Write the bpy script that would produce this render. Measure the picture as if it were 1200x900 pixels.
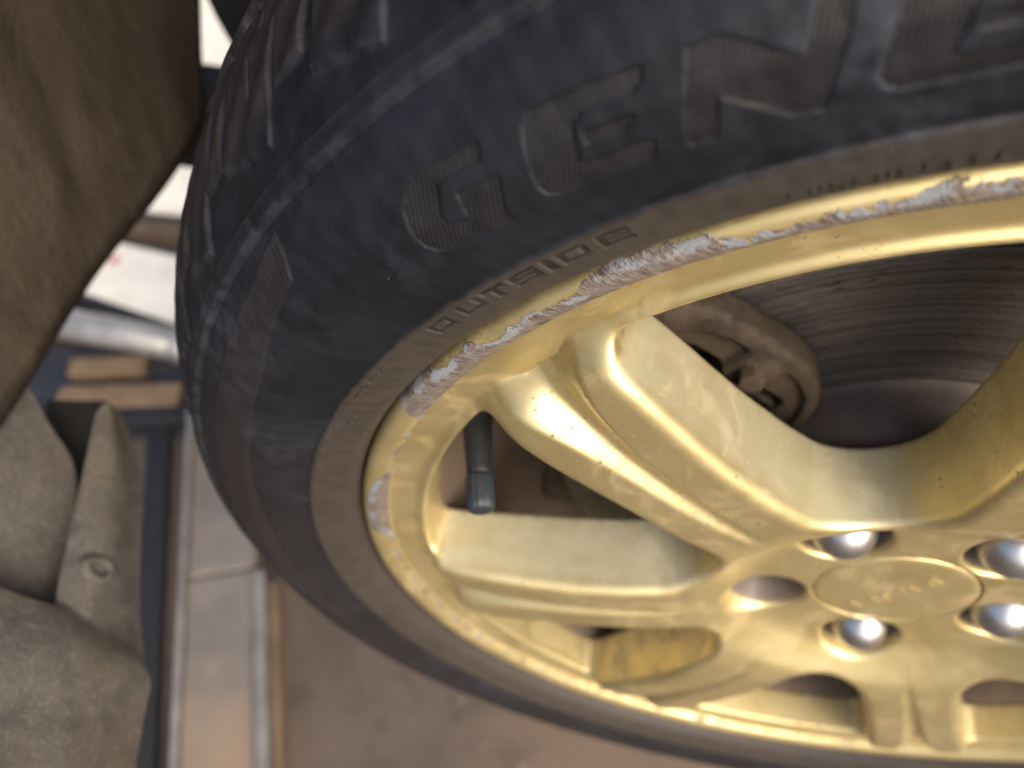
import bpy, bmesh, math, random
import numpy as np
from mathutils import Matrix, Vector

random.seed(7)
rng = np.random.default_rng(11)
scene = bpy.context.scene
COL = scene.collection
for o in list(bpy.data.objects):
    bpy.data.objects.remove(o)

# ------------------------------------------------------------------ camera, sky, sun, exposure
H = 0.50                      # height of the wheel hub above the floor (car jacked up)
cam_data = bpy.data.cameras.new('camera')
cam = bpy.data.objects.new('camera', cam_data)
COL.objects.link(cam)
cam.matrix_world = Matrix(((0.98578, -0.15180, 0.07209, -0.14603),
                           (0.16488, 0.79078, -0.58948, -0.12664),
                           (0.03247, 0.59299, 0.80456, 0.29157 + H),
                           (0, 0, 0, 1)))
cam_data.sensor_width = 36.0
cam_data.lens = 26.1
cam_data.clip_start = 0.005
cam_data.clip_end = 500
cam_data.dof.use_dof = True
cam_data.dof.focus_distance = 0.19
cam_data.dof.aperture_fstop = 7.0
scene.camera = cam

SUN_EL, SUN_AZ = math.radians(42), math.atan2(-0.62, 0.60)     # direction towards the sun
world = bpy.data.worlds.new('World')
scene.world = world
world.use_nodes = True
wn = world.node_tree.nodes
sky = wn.new('ShaderNodeTexSky')
sky.sky_type = 'NISHITA'
sky.sun_disc = False
sky.sun_elevation = SUN_EL
sky.sun_rotation = math.pi / 2 - SUN_AZ
sky.dust_density = 7.0
sky.air_density = 1.0
sky.ozone_density = 1.0
wn['Background'].inputs['Strength'].default_value = 0.15
world.node_tree.links.new(sky.outputs[0], wn['Background'].inputs['Color'])

sd = bpy.data.lights.new('sun', 'SUN')
sd.energy = 1.1
sd.angle = math.radians(40)
sd.color = (1.0, 0.92, 0.80)
sun = bpy.data.objects.new('sun', sd)
COL.objects.link(sun)
sdir = Vector((math.cos(SUN_EL) * math.cos(SUN_AZ), math.cos(SUN_EL) * math.sin(SUN_AZ), math.sin(SUN_EL)))
sun.rotation_euler = sdir.to_track_quat('Z', 'Y').to_euler()
sun.location = (-3, 2, 4)

scene.view_settings.view_transform = 'Standard'
scene.view_settings.look = 'None'
scene.view_settings.exposure = 0.8
scene.view_settings.gamma = 1.0
scene.view_settings.use_curve_mapping = False


# ------------------------------------------------------------------ node helpers
class NT:
    def __init__(self, name):
        self.mat = bpy.data.materials.new(name)
        self.mat.use_nodes = True
        self.t = self.mat.node_tree
        self.n = self.t.nodes
        self.l = self.t.links
        self.bsdf = self.n['Principled BSDF']
        self._oc = None

    def new(self, kind, **kw):
        nd = self.n.new(kind)
        for k, v in kw.items():
            setattr(nd, k, v)
        return nd

    def put(self, sock, v):
        if isinstance(v, bpy.types.NodeSocket):
            self.l.new(v, sock)
        elif isinstance(v, (tuple, list)) and sock.type == 'RGBA' and len(v) == 3:
            sock.default_value = (*v, 1)
        else:
            sock.default_value = v

    def obj(self):
        if self._oc is None:
            self._oc = self.new('ShaderNodeTexCoord').outputs['Object']
        return self._oc

    def math(self, op, a, b=0.0, c=None, clamp=False):
        m = self.new('ShaderNodeMath', operation=op, use_clamp=clamp)
        self.put(m.inputs[0], a)
        self.put(m.inputs[1], b)
        if c is not None:
            self.put(m.inputs[2], c)
        return m.outputs[0]

    def step(self, v, a, b):
        m = self.new('ShaderNodeMapRange', interpolation_type='SMOOTHSTEP')
        self.put(m.inputs['Value'], v)
        self.put(m.inputs['From Min'], a)
        self.put(m.inputs['From Max'], b)
        return m.outputs[0]

    def noise(self, scale, detail=4, rough=0.55, vec=None, out='Fac', dist=0.0):
        m = self.new('ShaderNodeTexNoise')
        self.put(m.inputs['Vector'], vec or self.obj())
        m.inputs['Scale'].default_value = scale
        m.inputs['Detail'].default_value = detail
        m.inputs['Roughness'].default_value = rough
        m.inputs['Distortion'].default_value = dist
        return m.outputs[out]

    def voronoi(self, scale, vec=None, out='Distance'):
        m = self.new('ShaderNodeTexVoronoi')
        self.put(m.inputs['Vector'], vec or self.obj())
        m.inputs['Scale'].default_value = scale
        return m.outputs[out]

    def mix(self, f, a, b):
        m = self.new('ShaderNodeMix', data_type='RGBA')
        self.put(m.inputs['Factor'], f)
        self.put(m.inputs[6], a)
        self.put(m.inputs[7], b)
        return m.outputs[2]

    def mixf(self, f, a, b):
        m = self.new('ShaderNodeMix', data_type='FLOAT')
        self.put(m.inputs['Factor'], f)
        self.put(m.inputs[2], a)
        self.put(m.inputs[3], b)
        return m.outputs[0]

    def stretch(self, s, rot=(0, 0, 0)):
        m = self.new('ShaderNodeMapping')
        self.put(m.inputs['Vector'], self.obj())
        m.inputs['Scale'].default_value = s
        m.inputs['Rotation'].default_value = rot
        return m.outputs[0]

    def xyz(self):
        m = self.new('ShaderNodeSeparateXYZ')
        self.put(m.inputs[0], self.obj())
        return m.outputs

    def polar(self):
        x, y, z = self.xyz()
        r = self.math('SQRT', self.math('ADD', self.math('MULTIPLY', x, x), self.math('MULTIPLY', y, y)))
        a = self.math('MULTIPLY', self.math('ARCTAN2', y, self.math('MULTIPLY', x, 1.0)), 180 / math.pi)
        a = self.math('MODULO', self.math('ADD', a, 360.0), 360.0)
        return r, a, z

    def attr(self, name):
        m = self.new('ShaderNodeAttribute', attribute_name=name)
        return m.outputs['Fac']

    def bump(self, h, strength=0.3, dist=0.001, prev=None):
        m = self.new('ShaderNodeBump')
        m.inputs['Strength'].default_value = strength
        m.inputs['Distance'].default_value = dist
        self.put(m.inputs['Height'], h)
        if prev is not None:
            self.put(m.inputs['Normal'], prev)
        return m.outputs[0]

    def set(self, **kw):
        for k, v in kw.items():
            self.put(self.bsdf.inputs[k.replace('_', ' ')], v)
        return self.mat


def plain(name, col, rough=0.6, metal=0.0, spec=0.5, var=0.25, scale=60.0, bump=0.25, bdist=0.0008, dust=None, dustamt=0.5):
    t = NT(name)
    n = t.noise(scale, 6, 0.6)
    c = t.mix(t.step(n, 0.3, 0.7), tuple(v * (1 - var) for v in col), tuple(min(1, v * (1 + var)) for v in col))
    if dust:
        c = t.mix(t.math('MULTIPLY', t.step(t.noise(scale * 0.25, 5, 0.65), 0.35, 0.65), dustamt), c, dust)
    nb = t.bump(t.noise(scale * 8, 4, 0.6), bump, bdist)
    return t.set(Base_Color=c, Roughness=t.mixf(n, rough * 0.85, min(1, rough * 1.15)), Metallic=metal, Specular_IOR_Level=spec, Normal=nb)


# ------------------------------------------------------------------ materials
def mat_rubber(letter=False, small=False):
    t = NT('small_lettering_rubber' if small else 'tyre_lettering_rubber' if letter else 'tyre_rubber')
    r, a, z = t.polar()
    n1 = t.noise(35, 6, 0.62)
    n2 = t.noise(140, 5, 0.6)
    n3 = t.noise(16, 4, 0.6, dist=0.6)
    base = t.mix(t.step(n1, 0.35, 0.7), (0.0036, 0.0046, 0.0074), (0.0086, 0.0104, 0.0158))
    smear = t.math('MULTIPLY', t.step(n3, 0.5, 0.72), t.step(n2, 0.35, 0.65))
    base = t.mix(t.math('MULTIPLY', smear, 0.8), base, (0.034, 0.041, 0.058))          # grey-blue bloom and dust
    # light bounced off the floor painted in: left and lower tyre browner, in patches
    side = t.math('MULTIPLY', t.step(a, 138.0, 185.0), t.mixf(n1, 0.25, 0.75))
    base = t.mix(side, base, (0.020, 0.017, 0.0165))
    # brown dust caught on the bead area next to the rim, ending at the moulded step
    rn = t.math('ADD', r, t.math('MULTIPLY', t.math('SUBTRACT', n2, 0.5), 0.0028))
    bead = t.step(rn, 0.2385, 0.2362)
    dustc = t.mix(n2, (0.035, 0.0285, 0.0235), (0.064, 0.052, 0.043))
    base = t.mix(t.math('MULTIPLY', bead, t.mixf(n1, 0.65, 1.0)), base, dustc)
    if letter:
        base = t.mix(t.step(n2, 0.3, 0.7), (0.014, 0.012, 0.011), (0.030, 0.026, 0.023)) if small else t.mix(t.step(n2, 0.3, 0.7), (0.0078, 0.0082, 0.0102), (0.0152, 0.0150, 0.0172))
    else:
        ed = t.math('MULTIPLY', t.attr('edge'), t.step(n2, 0.30, 0.62))
        base = t.mix(t.math('MULTIPLY', ed, 0.42), base, (0.036, 0.041, 0.052))
        w = t.attr('wear')
        base = t.mix(t.math('MULTIPLY', w, t.mixf(n2, 0.4, 0.9)), base, (0.023, 0.0178, 0.0178))
    # grains of pale grit stuck to the rubber
    g = t.step(t.voronoi(420), 0.10, 0.05)
    g = t.math('MULTIPLY', g, t.step(t.noise(60, 2, 0.5), 0.62, 0.70))
    base = t.mix(t.math('MULTIPLY', g, 0.6), base, (0.30, 0.27, 0.24))
    # fine radial scuffs + grain
    scv = t.new('ShaderNodeCombineXYZ')
    t.put(scv.inputs[0], t.math('MULTIPLY', a, 1.6))
    t.put(scv.inputs[1], t.math('MULTIPLY', r, 60.0))
    sc = t.noise(2.2, 5, 0.7, vec=scv.outputs[0])
    b = t.bump(t.noise(900, 3, 0.6), 0.30, 0.0004)
    b = t.bump(sc, 0.14, 0.0005, b)
    b = t.bump(n2, 0.30, 0.0012, b)
    if letter and not small:
        x, y, zz = t.xyz()
        ph = t.math('ADD', t.math('MULTIPLY', x, 2 * math.pi / 0.00105), t.math('MULTIPLY', y, 900.0))
        wv = t.math('SINE', ph)
        b = t.bump(wv, 0.30, 0.0003, b)
        base = t.mix(t.math('MULTIPLY', t.step(wv, 0.1, -0.9), 0.6), base, (0.009, 0.009, 0.011))
    return t.set(Base_Color=base, Roughness=t.mixf(n2, 0.46, 0.70), Specular_IOR_Level=0.32, Normal=b)


def gold_base(t):
    n1 = t.noise(22, 5, 0.6)
    n2 = t.noise(260, 4, 0.6)
    c = t.mix(t.step(n1, 0.3, 0.7), (0.60, 0.485, 0.225), (0.68, 0.56, 0.28))
    # brake dust specks and brown smudges
    v = t.voronoi(230)
    sp = t.math('MULTIPLY', t.step(v, 0.20, 0.09), t.step(t.noise(30, 3, 0.6), 0.48, 0.58))
    v2 = t.voronoi(70)
    sp2 = t.math('MULTIPLY', t.step(v2, 0.085, 0.05), t.step(t.noise(27, 2, 0.5), 0.46, 0.54))
    sp3 = t.math('MULTIPLY', t.step(t.voronoi(520), 0.24, 0.12), t.step(t.noise(24, 3, 0.6), 0.47, 0.60))
    sp = t.math('MAXIMUM', t.math('MAXIMUM', sp, sp2), t.math('MULTIPLY', sp3, 0.75))
    sm = t.math('MULTIPLY', t.step(t.noise(48, 7, 0.75, dist=0.8), 0.50, 0.72), 0.62)
    c = t.mix(sm, c, (0.30, 0.205, 0.105))
    c = t.mix(t.math('MULTIPLY', sp, 0.85), c, (0.07, 0.045, 0.03))
    rough = t.math('ADD', t.mixf(n1, 0.37, 0.46), t.math('MULTIPLY', t.math('MAXIMUM', sm, sp), 0.35))
    metal = t.math('SUBTRACT', 0.84, t.math('MULTIPLY', t.math('MAXIMUM', sm, sp), 0.6), clamp=True)
    film = t.math('MULTIPLY', t.step(t.noise(75, 6, 0.7), 0.35, 0.75), 0.22)
    c = t.mix(film, c, (0.45, 0.42, 0.33))
    rough = t.math('ADD', rough, t.math('MULTIPLY', film, 0.5))
    b = t.bump(n2, 0.06, 0.0004)
    b = t.bump(t.noise(1500, 2, 0.5), 0.06, 0.0002, b)
    return c, rough, metal, b


def _pc(r, th, z, rad):
    return (r * math.cos(math.radians(th)), r * math.sin(math.radians(th)), z, rad)


CHIPS = [_pc(.0855, 109.5, .004, .0032), _pc(.197, 141.8, -.004, .0030), _pc(.198, 140.6, -.004, .0022), _pc(.113, 146, .006, .0013), _pc(.185, 205, -.002, .0022),
         _pc(.063, 352, -.009, .0018), _pc(.160, 151, .004, .0010), _pc(.150, 147, .005, .0009)]


def mat_gold():
    t = NT('gold_wheel_paint')
    c, rough, metal, b = gold_base(t)
    nchip = t.noise(420, 4, 0.7)
    for (px, py, pz, pr_) in CHIPS:
        vd = t.new('ShaderNodeVectorMath', operation='DISTANCE')
        t.put(vd.inputs[0], t.obj())
        vd.inputs[1].default_value = (px, py, pz)
        m = t.step(t.math('ADD', vd.outputs['Value'], t.math('MULTIPLY', t.math('SUBTRACT', nchip, 0.5), pr_ * 2.6)), pr_, pr_ * 0.85)
        c = t.mix(t.math('MULTIPLY', m, 0.75), c, (0.50, 0.40, 0.36))
        b = t.bump(t.math('MULTIPLY', m, -1.0), 0.6, 0.0005, b)
    st = t.math('MULTIPLY', t.attr('sky_sheen'), t.mixf(t.noise(90, 6, 0.7), 0.30, 0.85))
    c = t.mix(st, c, (0.52, 0.53, 0.41))  # pale sky reflection painted on flanks that face up
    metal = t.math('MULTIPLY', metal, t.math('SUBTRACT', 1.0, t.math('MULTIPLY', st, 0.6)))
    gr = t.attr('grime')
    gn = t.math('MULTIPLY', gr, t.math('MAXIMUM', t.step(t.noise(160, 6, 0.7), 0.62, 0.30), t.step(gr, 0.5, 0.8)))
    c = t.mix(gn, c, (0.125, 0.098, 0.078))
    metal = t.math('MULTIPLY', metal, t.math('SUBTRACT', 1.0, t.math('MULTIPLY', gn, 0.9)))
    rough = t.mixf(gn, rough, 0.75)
    return t.set(Base_Color=c, Roughness=rough, Metallic=metal, Normal=b, Coat_Weight=0.4, Coat_Roughness=0.25)


def mat_lip():
    """gold paint with kerb rash scraped through to bare alloy"""
    t = NT('kerbed_gold_lip')
    c, rough, metal, b = gold_base(t)
    r, a, z = t.polar()
    pv = t.new('ShaderNodeCombineXYZ')                       # coordinates along the lip
    t.put(pv.inputs[0], t.math('MULTIPLY', a, 0.0038))
    t.put(pv.inputs[1], r)
    P = pv.outputs[0]
    nA = t.noise(95, 5, 0.65, vec=P)
    nB = t.noise(330, 5, 0.65, vec=P)
    nC = t.noise(900, 4, 0.7, vec=P)
    # how far up the lip the damage reaches, by angle
    cr = t.new('ShaderNodeValToRGB')
    el = cr.color_ramp.elements
    pts = [(95, 0.15), (104, 0.58), (110, 0.64), (117, 0.56), (122, 0.46), (124, 0.66), (129, 0.82), (133, 0.52), (140, 0.55), (146, 0.70), (151, 0.86),
           (153.5, 0.86), (154.5, 0.12), (166, 0.12), (169, 0.55), (179, 0.58), (182, 0.06), (205, 0.08), (300, 0.0)]
    el[0].position, el[0].color = 0.0, (0.0, 0.0, 0.0, 1)
    el[1].position, el[1].color = 1.0, (0.0, 0.0, 0.0, 1)
    for x_, y_ in pts:
        el.new(x_ / 360).color = (y_, y_, y_, 1)
    t.put(cr.inputs[0], t.math('DIVIDE', a, 360.0))
    reach = t.math('ADD', 0.2098, t.math('MULTIPLY', cr.outputs[0], 0.0138))
    edge = t.math('ADD', reach, t.math('ADD', t.math('MULTIPLY', t.math('SUBTRACT', nA, 0.5), 0.0090),
                                       t.math('MULTIPLY', t.math('SUBTRACT', nB, 0.5), 0.0030)))
    above = t.math('SUBTRACT', edge, r)                      # >0 where scraped
    inner = t.step(r, 0.2101, 0.2106)
    scr = t.math('MULTIPLY', t.step(above, -0.0001, 0.00015), inner)
    frag = t.math('MAXIMUM', t.step(t.noise(230, 4, 0.6, vec=P), 0.36, 0.42), t.math('MULTIPLY', t.step(a, 122.0, 124.0), t.step(t.noise(160, 3, 0.6, vec=P), 0.30, 0.36)))
    scr = t.math('MULTIPLY', scr, frag)
    # patches where the lacquer has lifted and clean alloy shows, near the upper limit of the scrape
    fl = t.math('MULTIPLY', t.step(t.noise(150, 3, 0.55, vec=P), 0.49, 0.54), t.step(above, 0.0036, 0.0020))
    fl = t.math('MULTIPLY', fl, scr)
    scc = t.mix(nC, (0.13, 0.105, 0.095), (0.56, 0.48, 0.44))
    scc = t.mix(t.step(nB, 0.58, 0.7), scc, (0.62, 0.47, 0.24))
    flc = t.mix(nC, (0.17, 0.19, 0.22), (0.48, 0.52, 0.57))
    sv = t.new('ShaderNodeCombineXYZ')
    t.put(sv.inputs[0], t.math('ADD', t.math('MULTIPLY', a, 0.0038 * 1500), t.math('MULTIPLY', r, -900.0)))
    t.put(sv.inputs[1], t.math('MULTIPLY', r, 220.0))
    sm = t.noise(1.0, 5, 0.7, vec=sv.outputs[0])
    scc = t.mix(t.step(sm, 0.35, 0.62), (0.085, 0.068, 0.060), scc)
    c = t.mix(scr, c, scc)
    c = t.mix(fl, c, flc)
    ln = t.math('MULTIPLY', t.step(t.math('ABSOLUTE', above), 0.00028, 0.0001), inner)
    c = t.mix(t.math('MULTIPLY', ln, 0.55), c, (0.20, 0.15, 0.09))
    rough = t.mixf(scr, rough, t.mixf(fl, 0.55, 0.42))
    metal = t.mixf(scr, metal, t.mixf(fl, 0.55, 0.35))
    hgt = t.math('MULTIPLY', scr, t.math('ADD', sm, t.math('MULTIPLY', nC, 0.6)))
    b = t.bump(hgt, 1.0, 0.0014, b)
    b = t.bump(t.math('MULTIPLY', scr, -1.0), 0.6, 0.0005, b)
    return t.set(Base_Color=c, Roughness=rough, Metallic=metal, Normal=b, Coat_Weight=t.math('MULTIPLY', t.math('SUBTRACT', 1.0, scr), 0.25), Coat_Roughness=0.18)


def mat_disc():
    t = NT('worn_cast_iron_disc')
    r, a, z = t.polar()
    v = t.new('ShaderNodeCombineXYZ')
    t.put(v.inputs[0], t.math('MULTIPLY', a, 0.010))
    t.put(v.inputs[1], t.math('MULTIPLY', r, 420.0))
    g = t.noise(0.9, 6, 0.7, vec=v.outputs[0])
    v2 = t.new('ShaderNodeCombineXYZ')
    t.put(v2.inputs[0], t.math('MULTIPLY', a, 0.35))
    t.put(v2.inputs[1], t.math('MULTIPLY', r, 700.0))
    big = t.step(t.noise(26, 4, 0.6), 0.40, 0.58)
    pit = t.step(t.noise(1.0, 5, 0.75, vec=v2.outputs[0]), 0.53, 0.62)
    c = t.mix(t.step(g, 0.3, 0.7), (0.040, 0.035, 0.032), (0.150, 0.134, 0.124))
    pit = t.math('MULTIPLY', pit, big)
    c = t.mix(t.math('MULTIPLY', pit, 0.9), c, (0.018, 0.015, 0.014))
    b = t.bump(g, 0.5, 0.0010)
    b = t.bump(t.math('MULTIPLY', pit, -1), 0.5, 0.0006, b)
    return t.set(Base_Color=c, Roughness=t.mixf(pit, 0.42, 0.8), Metallic=t.mixf(pit, 0.45, 0.1), Normal=b)


def mat_floor():
    t = NT('stained_concrete')
    n1 = t.noise(3.1, 6, 0.6, dist=0.5)
    n2 = t.noise(17, 6, 0.6)
    n3 = t.noise(120, 5, 0.6)
    x, y, z = t.xyz()
    dd = t.math('SQRT', t.math('ADD', t.math('POWER', t.math('SUBTRACT', x, 0.03), 2.0), t.math('POWER', t.math('ADD', y, 0.02), 2.0)))
    dd = t.math('ADD', dd, t.math('MULTIPLY', t.math('SUBTRACT', n2, 0.5), 0.22))
    sun_patch = t.step(dd, 0.25, 0.13)                            # pool of sunlight painted as a paler patch on oily concrete
    c = t.mix(t.step(n1, 0.35, 0.65), (0.042, 0.033, 0.027), (0.086, 0.064, 0.049))
    c = t.mix(t.math('MULTIPLY', t.step(n2, 0.5, 0.72), 0.6), c, (0.028, 0.024, 0.022))
    c = t.mix(t.math('MULTIPLY', sun_patch, 0.8), c, t.mix(n2, (0.105, 0.073, 0.051), (0.180, 0.125, 0.086)))
    c = t.mix(t.math('MULTIPLY', t.step(n3, 0.6, 0.75), 0.4), c, (0.22, 0.18, 0.15))
    g = t.math('MULTIPLY', t.step(t.voronoi(45), 0.16, 0.10), t.step(n2, 0.5, 0.55))
    c = t.mix(t.math('MULTIPLY', g, 0.35), c, (0.30, 0.25, 0.21))
    b = t.bump(n3, 0.4, 0.003)
    return t.set(Base_Color=c, Roughness=t.mixf(n2, 0.55, 0.9), Normal=b)


def mat_liner():
    t = NT('dirty_plastic_liner')
    n1 = t.noise(14, 5, 0.6, dist=0.3)
    n2 = t.noise(90, 7, 0.7)
    n3 = t.noise(650, 5, 0.7)
    c = t.mix(t.step(n2, 0.3, 0.7), (0.043, 0.039, 0.035), (0.082, 0.074, 0.066))
    c = t.mix(t.math('MULTIPLY', t.step(n1, 0.42, 0.66), 0.6), c, (0.086, 0.068, 0.050))
    c = t.mix(t.math('MULTIPLY', t.step(n3, 0.52, 0.68), 0.75), c, (0.16, 0.14, 0.115))
    c = t.mix(t.math('MULTIPLY', t.step(n3, 0.45, 0.30), 0.5), c, (0.045, 0.040, 0.036))
    pit = t.math('MULTIPLY', t.step(t.voronoi(190), 0.16, 0.08), t.step(n2, 0.54, 0.60))
    c = t.mix(t.math('MULTIPLY', t.step(t.noise(30, 6, 0.7), 0.50, 0.66), 0.55), c, (0.036, 0.034, 0.033))
    c = t.mix(pit, c, (0.02, 0.017, 0.015))
    sv = t.stretch((40, 400, 90), (0.4, 0.2, 0.9))
    sc = t.step(t.noise(1.0, 3, 0.6, vec=sv), 0.66, 0.74)
    c = t.mix(t.math('MULTIPLY', sc, 0.35), c, (0.26, 0.24, 0.21))
    b = t.bump(n3, 0.5, 0.0005)
    return t.set(Base_Color=c, Roughness=0.72, Specular_IOR_Level=0.35, Normal=b)


def mat_undercoat():
    t = NT('undercoated_liner')
    n1 = t.noise(12, 5, 0.6)
    n3 = t.noise(200, 5, 0.65)
    v = t.stretch((1, 1, 0.35))
    st = t.noise(18, 5, 0.6, vec=v)
    c = t.mix(t.step(st, 0.3, 0.7), (0.037, 0.028, 0.020), (0.084, 0.065, 0.047))
    c = t.mix(t.math('MULTIPLY', t.step(n1, 0.5, 0.7), 0.5), c, (0.105, 0.082, 0.060))
    b = t.bump(n3, 0.6, 0.002)
    b = t.bump(t.noise(55, 4, 0.6), 0.5, 0.004, b)
    return t.set(Base_Color=c, Roughness=0.85, Specular_IOR_Level=0.25, Normal=b)


M = dict(
    rubber=mat_rubber(), letter=mat_rubber(True), small=mat_rubber(True, True), gold=mat_gold(), lip=mat_lip(), disc=mat_disc(),
    floor=mat_floor(), liner=mat_liner(), undercoat=mat_undercoat(),
    hat=plain('rusty_hat', (0.125, 0.104, 0.092), 0.75, 0.1, 0.4, 0.3, 70, 0.4, 0.001, (0.06, 0.045, 0.04)),
    caliper=plain('dirty_cast_caliper', (0.045, 0.035, 0.027), 0.72, 0.1, 0.35, 0.45, 110, 0.7, 0.001, (0.105, 0.072, 0.044), 0.7),
    knuckle=plain('dirty_knuckle', (0.055, 0.043, 0.033), 0.8, 0.1, 0.35, 0.3, 60, 0.5, 0.001, (0.12, 0.09, 0.065), 0.5),
    chrome=plain('dulled_chrome', (0.58, 0.58, 0.59), 0.34, 1.0, 0.5, 0.12, 250, 0.06, 0.0003, (0.34, 0.30, 0.27), 0.35),
    stem=plain('valve_rubber', (0.009, 0.010, 0.012), 0.6, 0, 0.5, 0.2, 300, 0.1, 0.0004),
    stemcap=plain('valve_cap_plastic', (0.020, 0.026, 0.033), 0.5, 0, 0.5, 0.2, 300, 0.1, 0.0004),
    barrel=plain('brake_dusted_barrel', (0.22, 0.165, 0.125), 0.5, 0.35, 0.5, 0.25, 40, 0.2, 0.0006, (0.12, 0.09, 0.075), 0.6),
    black=plain('black_undercoating', (0.012, 0.0115, 0.011), 0.8, 0, 0.2, 0.3, 40, 0.3, 0.002),
    steel=plain('worn_sun_patched_steel', (0.20, 0.185, 0.17), 0.55, 0.45, 0.5, 0.25, 9, 0.3, 0.001, (0.30, 0.21, 0.135), 0.85),  # tan dust colour paints sun dapple onto the lift beam
    edge=plain('bare_steel_edge', (0.30, 0.28, 0.26), 0.55, 0.7, 0.5, 0.2, 30, 0.2, 0.0006),
    dark_strip=plain('dark_bars_and_shade', (0.010, 0.010, 0.0125), 0.6, 0, 0.4, 0.2, 60, 0.2, 0.001),  # for the dark bars and the added shadow strip by the beam
    navy=plain('dark_blue_paint', (0.022, 0.023, 0.030), 0.55, 0.1, 0.5, 0.2, 30, 0.2, 0.001),
    white=plain('white_board', (0.88, 0.82, 0.71), 0.6, 0, 0.4, 0.08, 20, 0.1, 0.001),
    red=plain('faded_red_print', (0.62, 0.30, 0.25), 0.6, 0, 0.4, 0.1, 40, 0.1, 0.0005),
    pipe=plain('galvanised_pipe', (0.36, 0.35, 0.34), 0.45, 0.5, 0.5, 0.15, 40, 0.1, 0.0006),
    wood=plain('bare_timber', (0.17, 0.115, 0.070), 0.75, 0, 0.3, 0.2, 30, 0.3, 0.001),
    brown=plain('brown_primer', (0.13, 0.09, 0.06), 0.7, 0.1, 0.4, 0.2, 30, 0.3, 0.001),
)


# ------------------------------------------------------------------ object helpers
def link(name, me, mat, parent=None):
    o = bpy.data.objects.new(name, me)
    COL.objects.link(o)
    if mat is not None:
        me.materials.append(mat)
    if parent is not None:
        o.parent = parent
    return o


def tag(o, label=None, cat=None, group=None, kind=None):
    for k, v in (('label', label), ('category', cat), ('group', group), ('kind', kind)):
        if v:
            o[k] = v
    return o


def empty(name, loc=(0, 0, 0), rot=(0, 0, 0)):
    o = bpy.data.objects.new(name, None)
    o.empty_display_size = 0.05
    o.location = loc
    o.rotation_euler = rot
    COL.objects.link(o)
    return o


def mesh_from(name, V, F, normals=None, smooth=True):
    me = bpy.data.meshes.new(name)
    V = np.asarray(V, dtype=np.float32)
    F = np.asarray(F, dtype=np.int32)
    k = F.shape[1]
    me.vertices.add(len(V))
    me.vertices.foreach_set('co', V.ravel())
    me.loops.add(F.size)
    me.loops.foreach_set('vertex_index', F.ravel())
    me.polygons.add(len(F))
    me.polygons.foreach_set('loop_start', np.arange(0, F.size, k, dtype=np.int32))
    me.polygons.foreach_set('use_smooth', np.full(len(F), smooth))
    me.update(calc_edges=True)
    me.validate()
    if normals is not None:
        me.normals_split_custom_set_from_vertices(np.asarray(normals, dtype=np.float32))
    return me


def grid_faces(nu, nv, wrap_u=False, wrap_v=False):
    iu = np.arange(nu if wrap_u else nu - 1)
    iv = np.arange(nv if wrap_v else nv - 1)
    a, b = np.meshgrid(iu, iv, indexing='ij')
    a2, b2 = (a + 1) % nu, (b + 1) % nv
    return np.stack([a * nv + b, a2 * nv + b, a2 * nv + b2, a * nv + b2], -1).reshape(-1, 4)


def revolve(prof, nseg=180, closed=False):
    """profile (r, z) in mm about the wheel axis, local z = outwards"""
    prof = np.asarray(prof, float) / 1000
    th = np.linspace(0, 2 * np.pi, nseg, endpoint=False)
    V = np.stack([np.outer(np.cos(th), prof[:, 0]), np.outer(np.sin(th), prof[:, 0]), np.tile(prof[:, 1], (nseg, 1))], -1).reshape(-1, 3)
    return V, grid_faces(nseg, len(prof), True, closed)


def bm_obj(name, bm, mat, parent=None, bevel=0.0, smooth=False, segs=2):
    if bevel > 0:
        bmesh.ops.bevel(bm, geom=[e for e in bm.edges], offset=bevel, segments=segs, profile=0.5, affect='EDGES', clamp_overlap=True)
    bmesh.ops.recalc_face_normals(bm, faces=bm.faces)
    me = bpy.data.meshes.new(name)
    bm.to_mesh(me)
    bm.free()
    if smooth:
        me.polygons.foreach_set('use_smooth', np.full(len(me.polygons), True))
    return link(name, me, mat, parent)


def box_bm(bm, x0, x1, y0, y1, z0, z1):
    vs = [bm.verts.new((x, y, z)) for x in (x0, x1) for y in (y0, y1) for z in (z0, z1)]
    for f in ((0, 1, 3, 2), (4, 6, 7, 5), (0, 4, 5, 1), (2, 3, 7, 6), (0, 2, 6, 4), (1, 5, 7, 3)):
        bm.faces.new([vs[i] for i in f])


def smax(a, b, k):
    h = np.clip(0.5 + 0.5 * (a - b) / k, 0, 1)
    return b + (a - b) * h + k * h * (1 - h)


def smin(a, b, k):
    return -smax(-a, -b, k)


def sstep(x, a, b):
    t = np.clip((x - a) / (b - a), 0, 1)
    return t * t * (3 - 2 * t)


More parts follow.
